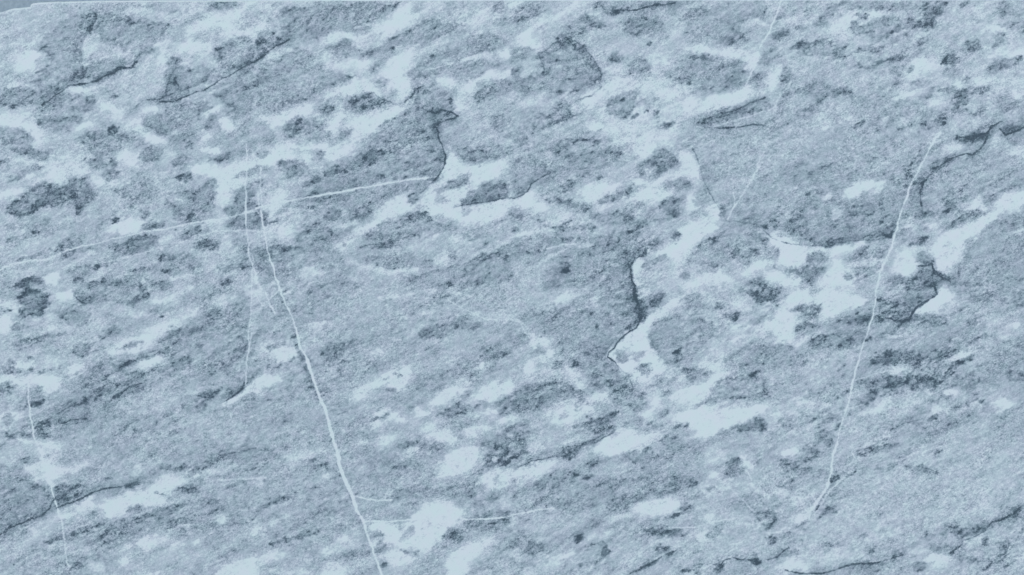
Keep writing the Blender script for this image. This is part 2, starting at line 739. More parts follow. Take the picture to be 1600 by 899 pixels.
W 970 800 1040 760 1080 800 1020 820
W 820 790 880 800 930 830 860 830
W~11 740 790 800 770
W 700 850 740 830 800 830 790 870 720 890
W 1000 900 1010 870 1080 835 1150 860 1140 900
W 1310 880 1370 850 1500 860 1490 900 1300 900
W~12 1380 800 1490 770
W~13 1490 830 1600 820
g~15 620 890 720 820 820 795
L~9 340 250 430 210
L~16 480 520
g~14 230 300 330 520 400 720
l~50 1150 400 1500 320
g~24 1430 440 1600 400
@2 2
l 0 0 240 0 260 120 60 160 0 200
W 240 110 280 60 370 20 390 40 360 80 280 110
G 70 180 200 120 400 80 560 20 740 0 790 100 800 200 760 260 660 330 600 400 580 440 640 470 720 560 560 600 460 620 440 560 380 520 280 390 220 320 130 270
l~40 520 220 720 160
g~26 440 130 500 150
g~26 250 180
L~22 520 90
D~30 770 40
D~18 800 130
D~18 830 170
G~48 820 100 960 100
D~22 880 90 950 40
L~22 790 10 830 40
l 840 0 1600 0 1600 330 1260 620 1000 900 800 900 700 760 860 600
W 605 425 660 360 700 305 800 240 880 170 960 120 980 70 1040 70 1050 110 980 160 880 200 850 290 840 350 900 410 940 480 970 520 900 540 860 590 790 600 740 550 680 510 650 460
M~26 690 430
M~23 790 430
G~30 790 490 850 520
G 850 290 900 200 1000 160 1100 180 1240 190 1300 260 1240 360 1160 420 1140 480 1080 500 960 480 900 420 860 340
G~40 1080 100 1240 130
K~17 1040 405
g~30 1050 420
D~11 960 370 990 360
D~11 1110 170 1190 165
g 1260 170 1320 140 1440 150 1420 210 1360 220
D~22 1290 100
g~28 1140 75
D 1400 20 1600 0 1600 90 1540 110 1500 60
L 1360 90 1440 70 1520 110 1600 110 1600 160 1460 150
W 1390 320 1440 290 1500 300 1420 330
L~28 1380 250 1540 250
W~18 1590 250
G~26 1450 230 1590 190
G 1320 440 1360 400 1500 350 1600 340 1600 500 1440 500 1340 490
L~26 1240 380 1320 420
W 1180 500 1260 460 1310 460 1300 500 1220 510
g 1060 500 1140 500 1240 520 1240 570 1190 600 1130 590 1080 630 1110 570
G 840 610 900 570 1040 540 1060 580 960 620 860 640
D 920 680 960 640 1020 640 980 670
W 980 700 1060 660 1160 610 1240 590 1270 530 1360 520 1300 570 1240 640 1200 700 1100 720
W 850 780 880 680 930 690 910 760 860 800 820 800
G 1240 640 1320 560 1500 530 1600 540 1600 700 1450 700 1280 720 1130 750 1200 700
D~10 1290 620 1360 605
D~8 1490 540 1550 530
W 990 790 1100 770 1300 760 1450 740 1600 740 1560 790 1460 830 1340 870 1240 890 1130 890 1110 830 1000 820
g 1340 890 1500 820 1560 800 1600 830 1600 900
D~15 1530 850 1590 830
g 900 770 980 750 990 780 920 810
W 120 340 110 290 200 320 240 340 210 370 150 370
W 140 440 220 390 270 400 220 440 160 450
G~28 165 400
G~65 0 300 60 330
l 0 460 240 440 300 480 380 540 440 600 400 600 340 560 240 560 100 560 0 600
W 70 490 120 480 150 520 100 540
W~11 350 510 390 550
W~16 430 600
g~20 285 480
D~16 390 485 425 465
g 0 660 180 600 340 570 440 650 400 690 300 720 240 750 140 760 0 800
D~16 160 730 200 700
D~14 380 680 440 655
D~22 20 740
W 480 700 520 660 600 640 590 690 520 720
G 460 610 560 590 700 560 800 640 850 680 830 780 740 780 700 720 600 730 640 660
g~34 600 600 700 590
D~12 490 610 540 595
D~18 820 670
W 200 790 300 740 400 700 440 720 520 760 460 790 380 850 270 830
M~22 320 800
g~24 420 730
D 430 840 460 800 540 810 600 790 660 770 680 800 620 840 660 880 560 900 400 870
K~15 540 820
K~16 650 790
G~50 750 840
g~20 840 880 940 850
D~14 1010 870 1100 860
G~38 60 850
g~28 0 890
W~20 20 820
@3 2
l 0 0 600 0 420 220 150 380 0 400
D 0 10 60 0 100 50 60 100 0 110
W 100 100 140 30 240 10 400 0 560 40 620 80 500 130 420 180 330 200 300 160 340 110 240 90 130 120
W 0 210 120 130 190 190 150 240 160 300 160 360 90 380 60 300 0 270
M~26 300 20
g 130 130 240 100 350 110 320 190 240 190 190 170
g 160 260 240 210 320 230 310 270 200 310
W~11 150 380 240 320 380 280
G 280 330 380 270 600 260 640 330 480 380 300 390
g 220 350 270 310 370 295 340 330 280 370 300 385
D~10 240 345 290 310 370 297
D 400 210 480 180 560 150 600 180 660 170 740 190 800 190 880 200 860 215 720 210 620 240 540 230 440 230
K~13 555 160
K~11 665 185 720 200
G 660 80 740 70 900 50 1030 20 1040 60 920 130 880 180 760 180 680 170 700 110
D~14 680 80 740 90
D~16 850 160 910 140
W 910 180 960 120 1040 70 1080 0 1130 0 1170 70 1120 110 1060 150 960 180
G 1150 0 1600 0 1600 120 1400 90 1200 60
l~28 1240 110 1400 180
L~7 1310 200 1380 195
L~8 1380 230 1470 210
G 880 190 1000 150 1130 170 1160 220 1050 250 900 230
D~16 1250 230
L~28 1540 250
W~18 1550 245
L~26 1480 300
D~11 610 325 685 320
g~32 490 340
g~10 540 330 610 310
L~6 740 320 830 300
L~6 920 300 960 310
L~6 1150 325 1220 322
g~12 1250 350 1360 300
g 640 460 700 410 800 400 900 400 1000 420 1160 400 1160 430 1000 470 840 470 680 490
D~11 730 410 800 400
D~13 860 430
D~14 800 465
D~18 1150 410
L~15 620 540 740 515 860 510
W~9 780 512 840 510
W 1140 450 1200 420 1270 420 1230 450 1170 465
g 540 610 660 560 760 540 960 530 1090 530 1160 480 1260 440 1290 450 1200 490 1130 550 1040 620 980 640 860 620 740 640 660 640
D~20 1110 530 1180 480 1270 448
D~15 770 545 750 600 840 605
D~26 900 590 1050 580
l~30 820 560
D 560 750 620 680 660 630 700 650 640 720 600 750
W 640 770 700 720 750 680 790 720 740 750 680 780 620 790
l 750 650 950 640 1010 650 900 720 780 710
W~13 1110 660 1210 655
W 1400 710 1480 680 1530 710 1480 750 1420 740
W~17 1060 765
g 1490 520 1560 510 1600 540 1600 580 1520 560
g~32 1260 600
D~14 1350 720
g~30 1590 560
G~75 0 400 200 450
l~55 200 480 480 600
L~6 270 590 400 545
g~18 420 690 520 660
D~9 210 695 260 680
g~16 520 710 600 690
W 0 770 60 760 140 760 60 810 0 810
W~11 190 720 270 720
L~18 340 740 440 740
g 230 830 340 790 460 790 420 830 320 860
D~15 380 805
G~45 100 850
g~22 420 880 450 850
g~8 1400 830 1500 770
@0 3
l 0 60 150 70 200 150 100 180 0 200
D 30 0 300 0 330 40 240 45 120 45 40 30
D~11 340 50 440 20
M 400 0 1600 0 1600 100 1300 220 900 330 560 360 380 300 420 180 340 90
l~70 700 80 1000 60
L 100 50 230 50 300 90 370 90 340 130 280 130 300 170 400 190 400 230 390 300 290 300 230 300 150 250 180 200 250 180 240 110
W 265 180 330 190 395 235 385 295 300 295 255 250
W~12 130 55 240 60 300 95 360 95
W~12 160 225 230 205
W~9 400 240 470 235 540 210
W~9 250 110 275 180
W~8 300 300 320 340 380 360
W~8 230 290 215 320
L~8 330 170 400 140
g~22 160 170
D~9 180 160
G 60 260 130 250 230 320 300 340 320 440 240 520 120 540 0 560 0 330
g 340 330 450 330 540 310 560 340 480 430 400 460 360 430
D~16 440 430 490 410
W 460 460 540 400 570 410 580 450 620 460 680 440 780 400 850 370 920 370 970 340 1020 295 1080 280 1120 300 1180 300 1130 340 1060 380 1000 390 1030 430 1000 460 870 450 800 480 740 530 680 545 640 520 640 470 580 480 540 500 480 500
W 370 520 440 500 490 510 440 535 380 540
L~9 1180 300 1290 260
g 540 510 600 480 620 500 560 530
G~9 650 490
g~18 790 490 870 470
g 1100 370 1200 320 1260 360 1220 400 1120 390
g~10 970 395 1020 400
L~13 410 250 540 210
L~11 830 260 880 210
L~13 480 110 560 90
g~12 700 340 940 310
g~26 1020 230 1260 220
g~20 1290 150 1400 180
L~22 1280 260 1460 210
G 760 560 1000 480 1300 420 1600 420 1600 600 1200 620 900 600
g~36 1300 430
W 180 620 240 590 250 630 220 670 190 650
g~22 150 640
L 540 720 580 740 570 780 540 770
W~16 750 740 800 710
W 860 700 930 660 1000 650 1040 660 980 690 930 720 880 715
W~11 1050 705 1130 690
W~12 1230 690
W 1330 550 1400 535 1420 550 1370 570
L~8 1020 630 1190 570
L~7 190 800 260 760
W 1320 880 1400 840 1480 820 1560 790 1600 780 1600 896 1300 896
L~28 560 830 640 850 660 890
W~11 830 890 1000 880
W~14 780 805
D~14 430 870 500 840
K~7 95 825
W~14 1590 620
G 580 680 640 600 800 560 900 600 760 680 640 730
l~60 400 700 500 740
l~60 1000 780 1300 780
@1 3
M 0 0 1600 0 1600 500 1000 480 700 560 0 700
G~60 600 120 1000 220
G~50 750 380 1100 360 1500 400
G~50 300 200 480 260
L~26 200 160 400 120
g~36 350 210 450 230
L~11 0 290 70 290
L~18 0 330 50 330
W~10 430 280
l~40 60 380 300 360
L~12 0 610 100 570 220 510 270 480
W 760 60 810 25 880 30 850 70 810 80
L~13 640 80 760 60
W 1040 0 1220 0 1250 30 1260 60 1200 75 1140 40
W 1310 0 1400 0 1380 25
g 880 70 1060 50 1180 90 1150 130 1000 120 900 100
L~7 890 140 1000 100
W 1110 300 1180 200 1160 160 1220 120 1330 100 1390 110 1390 180 1330 240 1250 260 1180 300 1130 320
g 1420 60 1500 30 1590 20 1590 200 1540 220 1400 230 1440 160
K~13 1510 90
K~9 1540 210 1590 180
L~9 1490 170
W 1390 290 1440 265 1560 240 1600 240 1600 310 1520 350 1460 340 1420 320
M~23 1510 300
W 970 520 1040 470 1130 430 1210 430 1240 470 1330 500 1280 560 1200 610 1140 660 1120 710 1050 740 960 730 880 710 780 680 820 640 780 620 720 620 740 570 900 575 1000 560
M~16 900 590
M~23 960 630
M~11 1030 610 1110 590
M~13 910 670
W 540 670 600 670 630 690 560 710 500 740 440 770 430 740 480 700
W 30 790 90 760 160 745 170 770 80 800 20 810
W 390 890 420 850 520 830 570 840 560 890
L~13 80 870 330 870
W 760 790 830 760 860 740 940 750 970 790 930 830 870 840 820 800
W~15 730 700
L~26 640 640
g 620 740 700 720 740 780 600 800 480 790
g~28 720 720 830 730
g~18 700 660 790 650
D~14 800 830
D 1150 660 1190 610 1270 580 1300 640 1260 700 1180 700
g 1300 540 1440 500 1590 470 1590 600 1480 620 1320 600
D~13 1520 490
D~9 1490 625
W 1200 890 1210 780 1290 740 1360 700 1440 680 1510 670 1450 720 1380 770 1320 810 1330 860 1300 896
L~26 1570 460
g~11 910 745 1000 750
D~6 570 370 620 470
D~5 515 170 525 270
@2 3
g 0 0 60 0 100 60 80 150 0 180
D~18 20 140
L~26 130 80
l~40 150 40 400 40
D 270 150 330 100 430 80 520 50 560 40 500 90 430 120 400 170 360 180 310 140
W 0 260 60 230 150 190 230 180 290 180 220 230 170 280 110 320 50 300 0 290
W 530 100 600 50 660 10 740 0 860 20 930 0 900 50 820 100 720 120 640 140 560 140
g~24 940 80 1010 30
D~11 820 130 860 110
G~28 700 150 900 160
g~36 510 190
G~36 840 210
l 400 180 700 180 720 240 640 290 540 260 420 240
W~15 1170 10 1260 5
G~45 1000 90 1180 110
L 1160 170 1250 90 1370 110 1330 180 1240 210
W~16 1440 150 1490 220
D~10 1330 195 1420 160
g~45 1390 220
W 1215 270 1235 235 1275 260 1240 280
L~7 1175 350 1200 380 1280 380 1300 350 1250 330 1180 345
g~18 1240 355
L~7 1290 310 1380 300
L~18 1500 330 1580 390
G 0 320 340 260 640 300 1100 250 1160 350 1000 420 600 480 0 480
g~20 980 340 1140 330
D~11 385 258
D~9 455 288
D~15 365 315
g~18 140 310 210 330
g~36 690 460
W 740 490 830 450 940 425 1050 430 1040 480 970 500 880 530 800 520
g~30 1090 470
D~13 960 540 1040 515
g 800 600 1000 600 1100 610 1060 660 840 660
D~15 970 630
W 1140 650 1160 620 1250 600 1240 640 1190 680
W~16 1235 548
L 480 650 540 620 620 610 600 650 500 680
G~9 560 640
D 380 700 390 660 440 640 450 670 410 700
D 545 760 560 710 600 710 600 760 570 775
D~9 440 720 510 700
W 240 810 320 770 390 750 340 790 250 830 180 850
L~22 600 540 740 520
l~60 100 600 340 560
g~45 0 700 200 740
L~22 0 760 60 790
L~26 100 880
L~22 880 690 1040 690
G 1250 580 1330 590 1280 660 1220 700
G~60 1350 450 1540 420
g~26 1520 510 1600 510
D~16 1595 570
L~16 1390 570 1500 580
l 1100 700 1600 650 1600 800 1320 830 1060 800
l~60 620 700 860 820
D~18 780 870 900 810
D~9 900 810 1010 745
D~24 1290 850
D~12 1070 870 1170 840
D~16 1520 810
g~18 1160 880
g~26 900 740 1000 745
@3 3
l 480 260 700 180 1000 60 1600 40 1600 440 1300 560 1100 540 900 640 500 700 280 680 300 560
g 210 110 300 90 340 150 270 190 210 160
D~20 400 60
g~28 350 20
W~11 90 120 200 120
g~36 100 200 240 240
g~36 120 330
g~22 330 260
g 540 140 620 100 740 60 840 80 740 110 620 150
D~16 570 140
G~30 700 230 900 130
L~32 1310 480 1380 440
L~13 1320 390 1390 360
L~14 740 295
g~18 880 220 1040 250
D~13 1050 130
D~5 480 275 580 230
D~15 410 285
D~12 300 480
W 160 560 200 510 260 490 270 510 240 570 180 575
L~20 40 360 170 410 240 470
L~18 90 590 200 640
D 0 500 40 490 60 560 20 590 0 580
D~20 20 670
g~15 40 790 180 750
g~36 380 500
L~22 80 480
g 1100 600 1130 560 1180 550 1240 600 1340 570 1390 580 1300 640 1230 640 1160 640
D~14 1115 600 1180 560
g~36 1060 720
D~13 1140 760
W 980 810 1020 780 1110 770 1090 820 1020 830
L~32 1280 690
D~15 1360 700
g~36 1480 730
D~14 1490 730
g~22 1220 800 1340 790
D~14 1340 870 1390 835
L~20 880 750 1000 740
D~11 985 635
g~24 620 745
g~26 370 730
D~20 790 785
W 50 840 130 790 210 810 250 850 180 870 80 860
L~36 300 780 600 770
g~28 1560 490
D~16 1580 625
W~18 1590 790
g~30 950 850
@3 1
g~16 20 500 180 570 340 625 480 605 640 575 760 570
g~22 640 560 780 540
@0 2
g~16 560 660 700 620 900 540
g~14 760 560 1000 520 1180 440
g~14 500 720 700 640
g~12 1000 330 1300 240 1500 180
@0 3
g~14 300 700 560 600 760 560
g~12 900 520 1200 440
g~12 0 420 200 330
@1 3
g~16 0 480 200 420 400 330
g~14 100 700 400 600
@2 0
g~14 200 310 330 245 430 290
g~14 470 350 560 460 500 530 420 575
g~10 180 340 170 390
@1 2
L~8 700 80 900 40 1140 70
L~8 900 200 1200 120
@1 2
l~60 1150 60 1450 80
L~7 1000 30 1200 20 1350 60
L~7 1250 170 1450 160 1600 180
@0 2
g~12 200 330 400 280
g~12 640 560 820 470 1000 400
@3 2
g~14 640 480 900 420
g~12 600 700 800 640 1000 600
g~10 1000 820 1300 700
g~10 300 880 500 800
@0 1
g~14 60 600 300 540
g~12 120 720 380 660
G~40 60 520 300 480
"""
# veins (v, white) and seams (c, dark): width mm, strength, points in mm
LINES = """
v 2.2 .95 408 330 410 345 415 368 418 395 424 410 432 437 437 450
v 3.2 1 437 450 447 475 458 498 463 520 470 545 478 558
v 4.4 1 478 558 484 575 495 607 508 640 517 670 521 690
v 5.4 1 521 690 529 715 532 735 542 757 550 775 557 797
v 3.8 1 557 797 568 812 573 830 580 852 590 880 597 899 606 925
v 2.0 .75 -20 432 0 422 20 412 45 408 75 405 100 394 125 385 150 382 175 374 200 369 225 362 250 360 275 355 300 349 330 345 355 340 385 332 400 327
v 2.6 .95 400 327 415 322 442 316 475 310 520 302 575 292 625 284 665 278
v 1.4 .6 665 278 687 275
v 2.5 .45 267 382 307 372 337 361 400 361
v 1.8 .6 385 225 386 262 384 290 384 330 385 360 388 385 390 405 395 415 394 447 393 487 388 522 390 542 385 570 383 600
v 1.6 .6 407 262 408 290 410 317 408 330
v 1.4 .5 394 522 390 545
v 2.6 .8 1470 208 1457 225 1450 240 1437 262
v 2.6 .95 1437 262 1422 290 1415 312 1407 337 1400 362 1394 385
v 2.6 .8 1394 385 1385 402 1375 425 1370 447 1367 477
v 2.4 .95 1367 477 1362 500 1355 520 1345 550 1336 580 1330 610 1325 635
v 2.2 .85 1325 635 1317 652 1312 672 1311 675 1309 690
v 3.0 .9 1309 690 1301 712 1299 735 1294 755
v 3.6 .8 1294 755 1285 772 1272 790 1262 800
v 2.0 .8 1223 -6 1212 25 1202 50 1197 57 1187 76
v 1.8 .7 1177 108 1165 135
v 1.8 .7 1219 150 1210 167 1200 174
v 1.8 .55 1194 243 1175 282 1155 312 1137 342
v 2.0 .85 44 598 45 625 47 650 52 672
v 1.8 .7 52 672 54 682 62 705 67 717
v 1.8 .8 77 748 82 770 90 792 96 815
v 1.8 .55 96 815 100 837 103 865 107 885
v 1.6 .9 552 774 575 781 612 782
v 1.5 .8 572 814 612 815 650 812
v 1.6 .85 722 812 765 811 797 807 800 805 830 799 865 794
v 2.2 .45 340 751 350 750 400 747 412 746
v 2.4 .6 415 457 422 477 430 491
v 2.0 .6 437 452 428 462 420 468
v 1.8 .6 1050 825 1087 824 1107 817 1150 811
v 1.8 .6 1200 835 1222 830
v 1.6 .7 665 109 687 105 707 100
v 1.8 .4 650 80 707 62
v 2.0 .5 1272 805 1300 762 1320 745
v 1.6 .5 1337 595 1360 587 1385 580 1415 577
v 1.6 .5 1327 697 1336 702 1350 700 1375 687 1390 680
v 1.6 .5 1332 707 1337 717
v 1.2 .5 800 501 812 503
v 1.8 .6 552 772 546 766
c 2.6 1.15 66 165 85 152 96 144 107 135 130 132 150 126 162 120 175 115 190 107 205 106 215 96
c 1.8 .6 160 120 185 106
c 2.0 1.3 250 160 270 159 290 151 317 141 335 132 347 122 365 115 380 105 400 95 415 85 427 75 440 68 453 62
c 1.8 .6 212 168 222 160 235 155 250 156 275 144 279 135 272 125
c 2.2 .6 575 147 582 145 595 155 610 160 615 164
c 2.6 .6 632 160 642 152 650 140 657 136
c 2.2 1.1 660 167 667 174 680 177 687 172 705 175 715 182 710 186 687 191 682 197
c 2.4 1.1 682 197 685 207 684 215 687 222 690 225 696 242 696 255 690 267 680 282
c 2.0 .45 680 282 665 295 657 302
c 2.0 1.05 715 322 732 320 757 316 780 311 800 310 817 305 827 297 831 287 845 279 860 270
c 2.4 1.0 960 17 995 16 1015 11 1040 7 1055 5
c 2.4 .7 1092 192 1105 185 1150 172 1170 162 1195 152
c 2.2 .7 1100 200 1122 200 1150 199 1175 195 1200 197
c 3.0 1.05 1500 215 1522 215 1545 206 1550 197 1567 190
c 2.6 1.05 1562 202 1572 211 1585 206 1600 200 1615 195
c 2.4 1.1 1545 206 1540 220 1532 232 1520 242 1510 240 1482 250 1465 262
c 3.4 .75 1465 262 1452 275 1442 285 1437 300 1440 322
c 2.4 1.1 1007 397 990 407 984 417 985 425 987 437 992 447
c 4.0 1.0 992 447 990 457 995 472 1000 485 1001 500
c 2.2 1.15 1001 500 995 512 975 525 965 536 960 545 951 552 950 559 960 565 965 572
c 2.0 .5 965 572 982 587 990 605
c 2.6 1.0 1435 416 1457 414 1460 422 1470 432 1485 440
c 2.8 1.15 1457 444 1460 450 1464 460 1450 470 1432 481 1425 492 1420 501 1400 501 1385 497
c 2.2 1.2 -14 846 0 837 15 826 37 817 50 811 65 806 77 795 83 785 88 777
c 2.0 1.1 88 794 117 784 130 777 145 770 165 764 195 760 215 752
c 2.0 .5 315 735 325 727 345 712 375 707 400 700
c 2.4 1.0 382 597 379 607 367 617 355 627
c 2.2 .8 90 646 107 636 130 630
c 2.6 .8 95 662 110 657 135 654
c 2.4 .7 185 617 200 606 220 599
c 2.0 .7 187 574 202 567
c 2.2 .7 77 297 72 310 65 320 52 331
c 1.8 .8 115 462 125 471 137 475
c 2.4 1.0 1597 790 1585 802 1567 810 1550 817 1537 830 1522 839 1505 845 1504 852 1485 865
c 2.4 1.0 1410 867 1400 872 1385 875 1372 879 1350 881 1332 881 1317 887 1292 895 1250 897 1227 891
c 2.2 .6 1200 875 1215 870 1232 855
c 2.4 1.0 1127 880 1132 874 1145 871 1157 875 1182 875
c 1.8 .6 1065 892 1077 887 1092 881 1125 882
c 2.0 0.9 985 897 1012 882 1027 875 1052 861
c 2.2 0.9 867 712 850 717 830 721 810 732
c 2.0 .7 930 692 960 675
c 2.4 .5 562 387 580 382 600 380 622 375
c 1.5 .5 685 466 705 462
c 1.5 .6 722 496 730 492 740 495
c 2.0 .5 1392 672 1415 660 1440 655
c 1.6 .5 1322 382 1340 376 1360 367
c 1.6 .4 920 163 907 178 850 200
c 2.4 .55 940 135 925 150 900 158
c 5.0 .35 150 22 143 42 139 50 130 62 125 78 127 100 132 122
c 3.0 .4 258 150 262 130 268 118 275 105 278 92
v 1.4 .5 394 400 398 420 400 440
v 1.5 .5 396 455 404 466 410 478
v 1.4 .45 384 300 384 350
v 1.6 .5 428 440 420 452 412 458
v 1.6 .45 395 415 404 440 408 452
v 1.4 .5 409 340 402 330 384 333
v 1.3 .5 1147 300 1148 322
v 1.3 .5 1197 230 1180 262
v 1.6 .4 1120 745 1150 770 1180 800
v 1.4 .4 1268 662 1300 648 1350 632
v 1.3 .4 1400 720 1440 706 1500 690
v 1.4 .45 700 470 760 500 810 500 825 512
v 1.6 .5 1165 735 1175 750
c 1.8 .45 1083 232 1095 262 1098 280 1118 318 1135 345 1180 350 1205 370
c 2.0 .5 1205 372 1235 382 1290 385 1330 377 1395 373
c 1.8 .45 1600 200 1584 207
c 1.6 .45 850 110 843 88 862 70 884 58 905 68
c 1.6 .4 905 68 925 90 940 115 936 130
v 1.6 .2 560 440 600 455 640 470 680 480
v 1.6 .25 700 480 760 492 800 500
v 1.6 .4 812 503 830 535 838 545
v 1.5 .4 470 512 490 505 508 502
v 1.5 .5 100 420 142 396
v 1.4 .45 150 412 200 402 260 384
v 1.4 .5 855 389 880 382 920 380
v 1.4 .4 1108 202 1140 190 1175 182 1200 172
v 1.3 .4 1186 258 1168 292
v 1.3 .4 395 235 396 262
v 1.2 .4 404 300 405 325
v 1.4 .45 424 350 436 347
v 1.4 .5 445 460 455 457
"""

# ------------------------------------------------------------------ numeric noise
def lattice(seed):
    return np.random.RandomState(seed).rand(256, 256).astype(np.float32)


def vnoise(x, y, seed):
    L = lattice(seed)
    xi = np.floor(x).astype(np.int32); yi = np.floor(y).astype(np.int32)
    fx = (x - xi).astype(np.float32); fy = (y - yi).astype(np.float32)
    fx = fx * fx * fx * (fx * (fx * 6 - 15) + 10); fy = fy * fy * fy * (fy * (fy * 6 - 15) + 10)
    x0 = xi & 255; x1 = (xi + 1) & 255; y0 = yi & 255; y1 = (yi + 1) & 255
    a = L[y0, x0] * (1 - fx) + L[y0, x1] * fx
    b = L[y1, x0] * (1 - fx) + L[y1, x1] * fx
    return (a * (1 - fy) + b * fy) * 2 - 1


ANG = math.radians(27)
CA, SA = math.cos(ANG), math.sin(ANG)


def fol(x, y, along, across, seed, octaves=1):
    """noise stretched along the stone's bedding, which climbs to the right"""
    u = (x * CA - y * SA) / along
    v = (x * SA + y * CA) / across
    out = 0; amp = 1; tot = 0
    for k in range(octaves):
        # an oblique shear between octaves hides the lattice
        uu = u * 0.94 + v * 0.34 + 17.3 * k; vv = v * 0.94 - u * 0.34 + 5.1 * k
        out = out + amp * vnoise(uu, vv, seed + k); tot += amp
        u = u * 2.03; v = v * 2.03; amp *= 0.55
    return out / tot


def sstep(t):
    t = np.clip(t, 0, 1)
    return t * t * (3 - 2 * t)

# ------------------------------------------------------------------ slab outline and grid (mm, y down)
LEFT, RIGHT, BOTTOM = -150.0, 1770.0, 1060.0
RIM = 3.0
TOPX = [LEFT, -140, -118, -90, -55, -25, -8, 0, 10, 22, 40, 49.4, 50.2, 54, 62, 82, 105, 160, 260, 600, 1100, 1600, RIGHT]
TOPY = [235, 170, 110, 70, 43, 30, 25, 23.0, 19.2, 16.4, 14.4, 13.6, 8.4, 7.8, 7.2, 6.0, 5.3, 4.0, 3.2, 1.8, 1.0, 0.6, 0.5]


def spacing(a, lo, hi, b, h, hc):
    fine = np.arange(lo, hi + h * .5, h)
    left = [lo]
    s = h
    while left[-1] - s > a + s * .4:
        left.append(left[-1] - s); s = min(s * 1.25, hc)
    left.append(a)
    right = [fine[-1]]
    s = h
    while right[-1] + s < b - s * .4:
        right.append(right[-1] + s); s = min(s * 1.25, hc)
    right.append(b)
    return np.concatenate([np.array(left[1:][::-1]), fine, np.array(right[1:])])


H = 1.2
xs = spacing(LEFT, -4, 1604, RIGHT, H, 6)
vs = spacing(0, 0.001, 903, BOTTOM, H, 6)
vs = np.unique(np.clip(vs, 0, BOTTOM))
vs = vs[np.concatenate([[True], np.diff(vs) > 0.2])]
top = np.interp(xs, TOPX, TOPY)
top = top + 0.55 * vnoise(xs / 5.0, xs * 0 + 3.3, 71) * (xs < 47) + 0.25 * vnoise(xs / 9.0, xs * 0 + 8.3, 72)
NX, NY = len(xs), len(vs)
X = np.repeat(xs[None, :], NY, 0).astype(np.float32)
Y = (top[None, :] + (vs / BOTTOM)[:, None] * (BOTTOM - top)[None, :]).astype(np.float32)

# ------------------------------------------------------------------ paint the figure on the grid
# broad shade of the stone, paler among the fragments at the top, greyer at the lower left
SHADE = np.array([[.70, .70, .68, .66, .68], [.70, .66, .66, .62, .60], [.62, .59, .63, .62, .62], [.62, .62, .64, .66, .66]])
gx = np.clip(X / 400.0, 0, 3.999); gy = np.clip(Y / 300.0, 0, 2.999)
ix = gx.astype(int); iy = gy.astype(int); gx = sstep(gx - ix); gy = sstep(gy - iy)
tone = ((SHADE[iy, ix] * (1 - gx) + SHADE[iy, ix + 1] * gx) * (1 - gy) + (SHADE[iy + 1, ix] * (1 - gx) + SHADE[iy + 1, ix + 1] * gx) * gy)
tone = (tone + 0.13 * fol(X, Y, 85, 17, 11, 4)).astype(np.float32)
grain = np.full_like(tone, 1.0)
inside = (X > -3) & (X < 1603) & (Y < 902)
# beyond the photograph the figure goes on by itself
n_out = fol(X, Y, 70, 26, 101, 4)
out_w = sstep((n_out - 0.20) / 0.16)
out_d = sstep((-n_out - 0.26) / 0.14)
o_tone = tone * (1 - out_w) + 1.12 * out_w
o_tone = o_tone * (1 - out_d) + 0.36 * out_d

# ragged borders: coordinates are pushed about by two sizes of noise
WX = X + 5.0 * fol(X, Y, 18, 11, 21, 3) + 1.5 * vnoise(X / 3.1, Y / 3.1, 23)
WY = Y + 4.0 * fol(X, Y, 18, 11, 25, 3) + 1.5 * vnoise(X / 3.1, Y / 3.1, 27)
QX = X + 13 * fol(X, Y, 150, 95, 141, 1)      # bends the bedding so that streaks do not run parallel
QY = Y + 13 * fol(X, Y, 150, 95, 145, 1)
mott = fol(QX, QY, 11, 6.5, 31, 4)          # mottling of the darker parts
fine = fol(X, Y, 4.6, 3.0, 35, 2)
edge_n = fol(X, Y, 22, 9, 41, 3)

KIND = {  # tone, edge softness, strength, mottling
    'W': (1.09, 8.5, 1.00, 0.16), 'L': (0.90, 12.0, 0.85, 0.12), 'l': (0.735, 24.0, 0.80, 0.10),
    'M': (0.605, 12.0, 0.85, 0.08), 'G': (0.525, 8.0, 0.97, 0.08), 'g': (0.38, 10.0, 0.88, 0.15),
    'D': (0.24, 8.0, 0.85, 0.26), 'K': (0.08, 4.5, 0.90, 0.12)}
part_id = np.zeros(tone.shape, np.int32)
PART_NAMES = {}


def window(x0, x1, y0, y1):
    i0, i1 = np.searchsorted(xs, [x0, x1])
    tmin = top[i0:max(i1, i0 + 1)].min() if i1 > i0 else 0
    tmax = top[i0:max(i1, i0 + 1)].max() if i1 > i0 else 0
    j0 = np.searchsorted(vs, (y0 - tmax) / (BOTTOM - tmax) * BOTTOM)
    j1 = np.searchsorted(vs, (y1 - tmin) / (BOTTOM - tmin) * BOTTOM) + 1
    return slice(max(j0, 0), max(j1, 0)), slice(i0, i1)


def seg_dist(px, py, P, closed):
    d2 = np.full(px.shape, 1e9, np.float32)
    tbest = np.zeros(px.shape, np.float32)
    n = len(P)
    ln = 0.0
    for k in range(n if closed else n - 1):
        ax, ay = P[k]; bx, by = P[(k + 1) % n]
        dx, dy = bx - ax, by - ay
        l2 = dx * dx + dy * dy + 1e-9
        t = np.clip(((px - ax) * dx + (py - ay) * dy) / l2, 0, 1)
        q = (px - ax - t * dx) ** 2 + (py - ay - t * dy) ** 2
        m = q < d2
        d2[m] = q[m]
        tbest[m] = (ln + t * math.sqrt(l2))[m]
        ln += math.sqrt(l2)
    return np.sqrt(d2), tbest, ln


def in_poly(px, py, P):
    r = np.zeros(px.shape, bool)
    n = len(P)
    for k in range(n):
        ax, ay = P[k]; bx, by = P[(k + 1) % n]
        if ay == by:
            continue
        c = ((ay > py) != (by > py)) & (px < (bx - ax) * (py - ay) / (by - ay) + ax)
        r ^= c
    return r


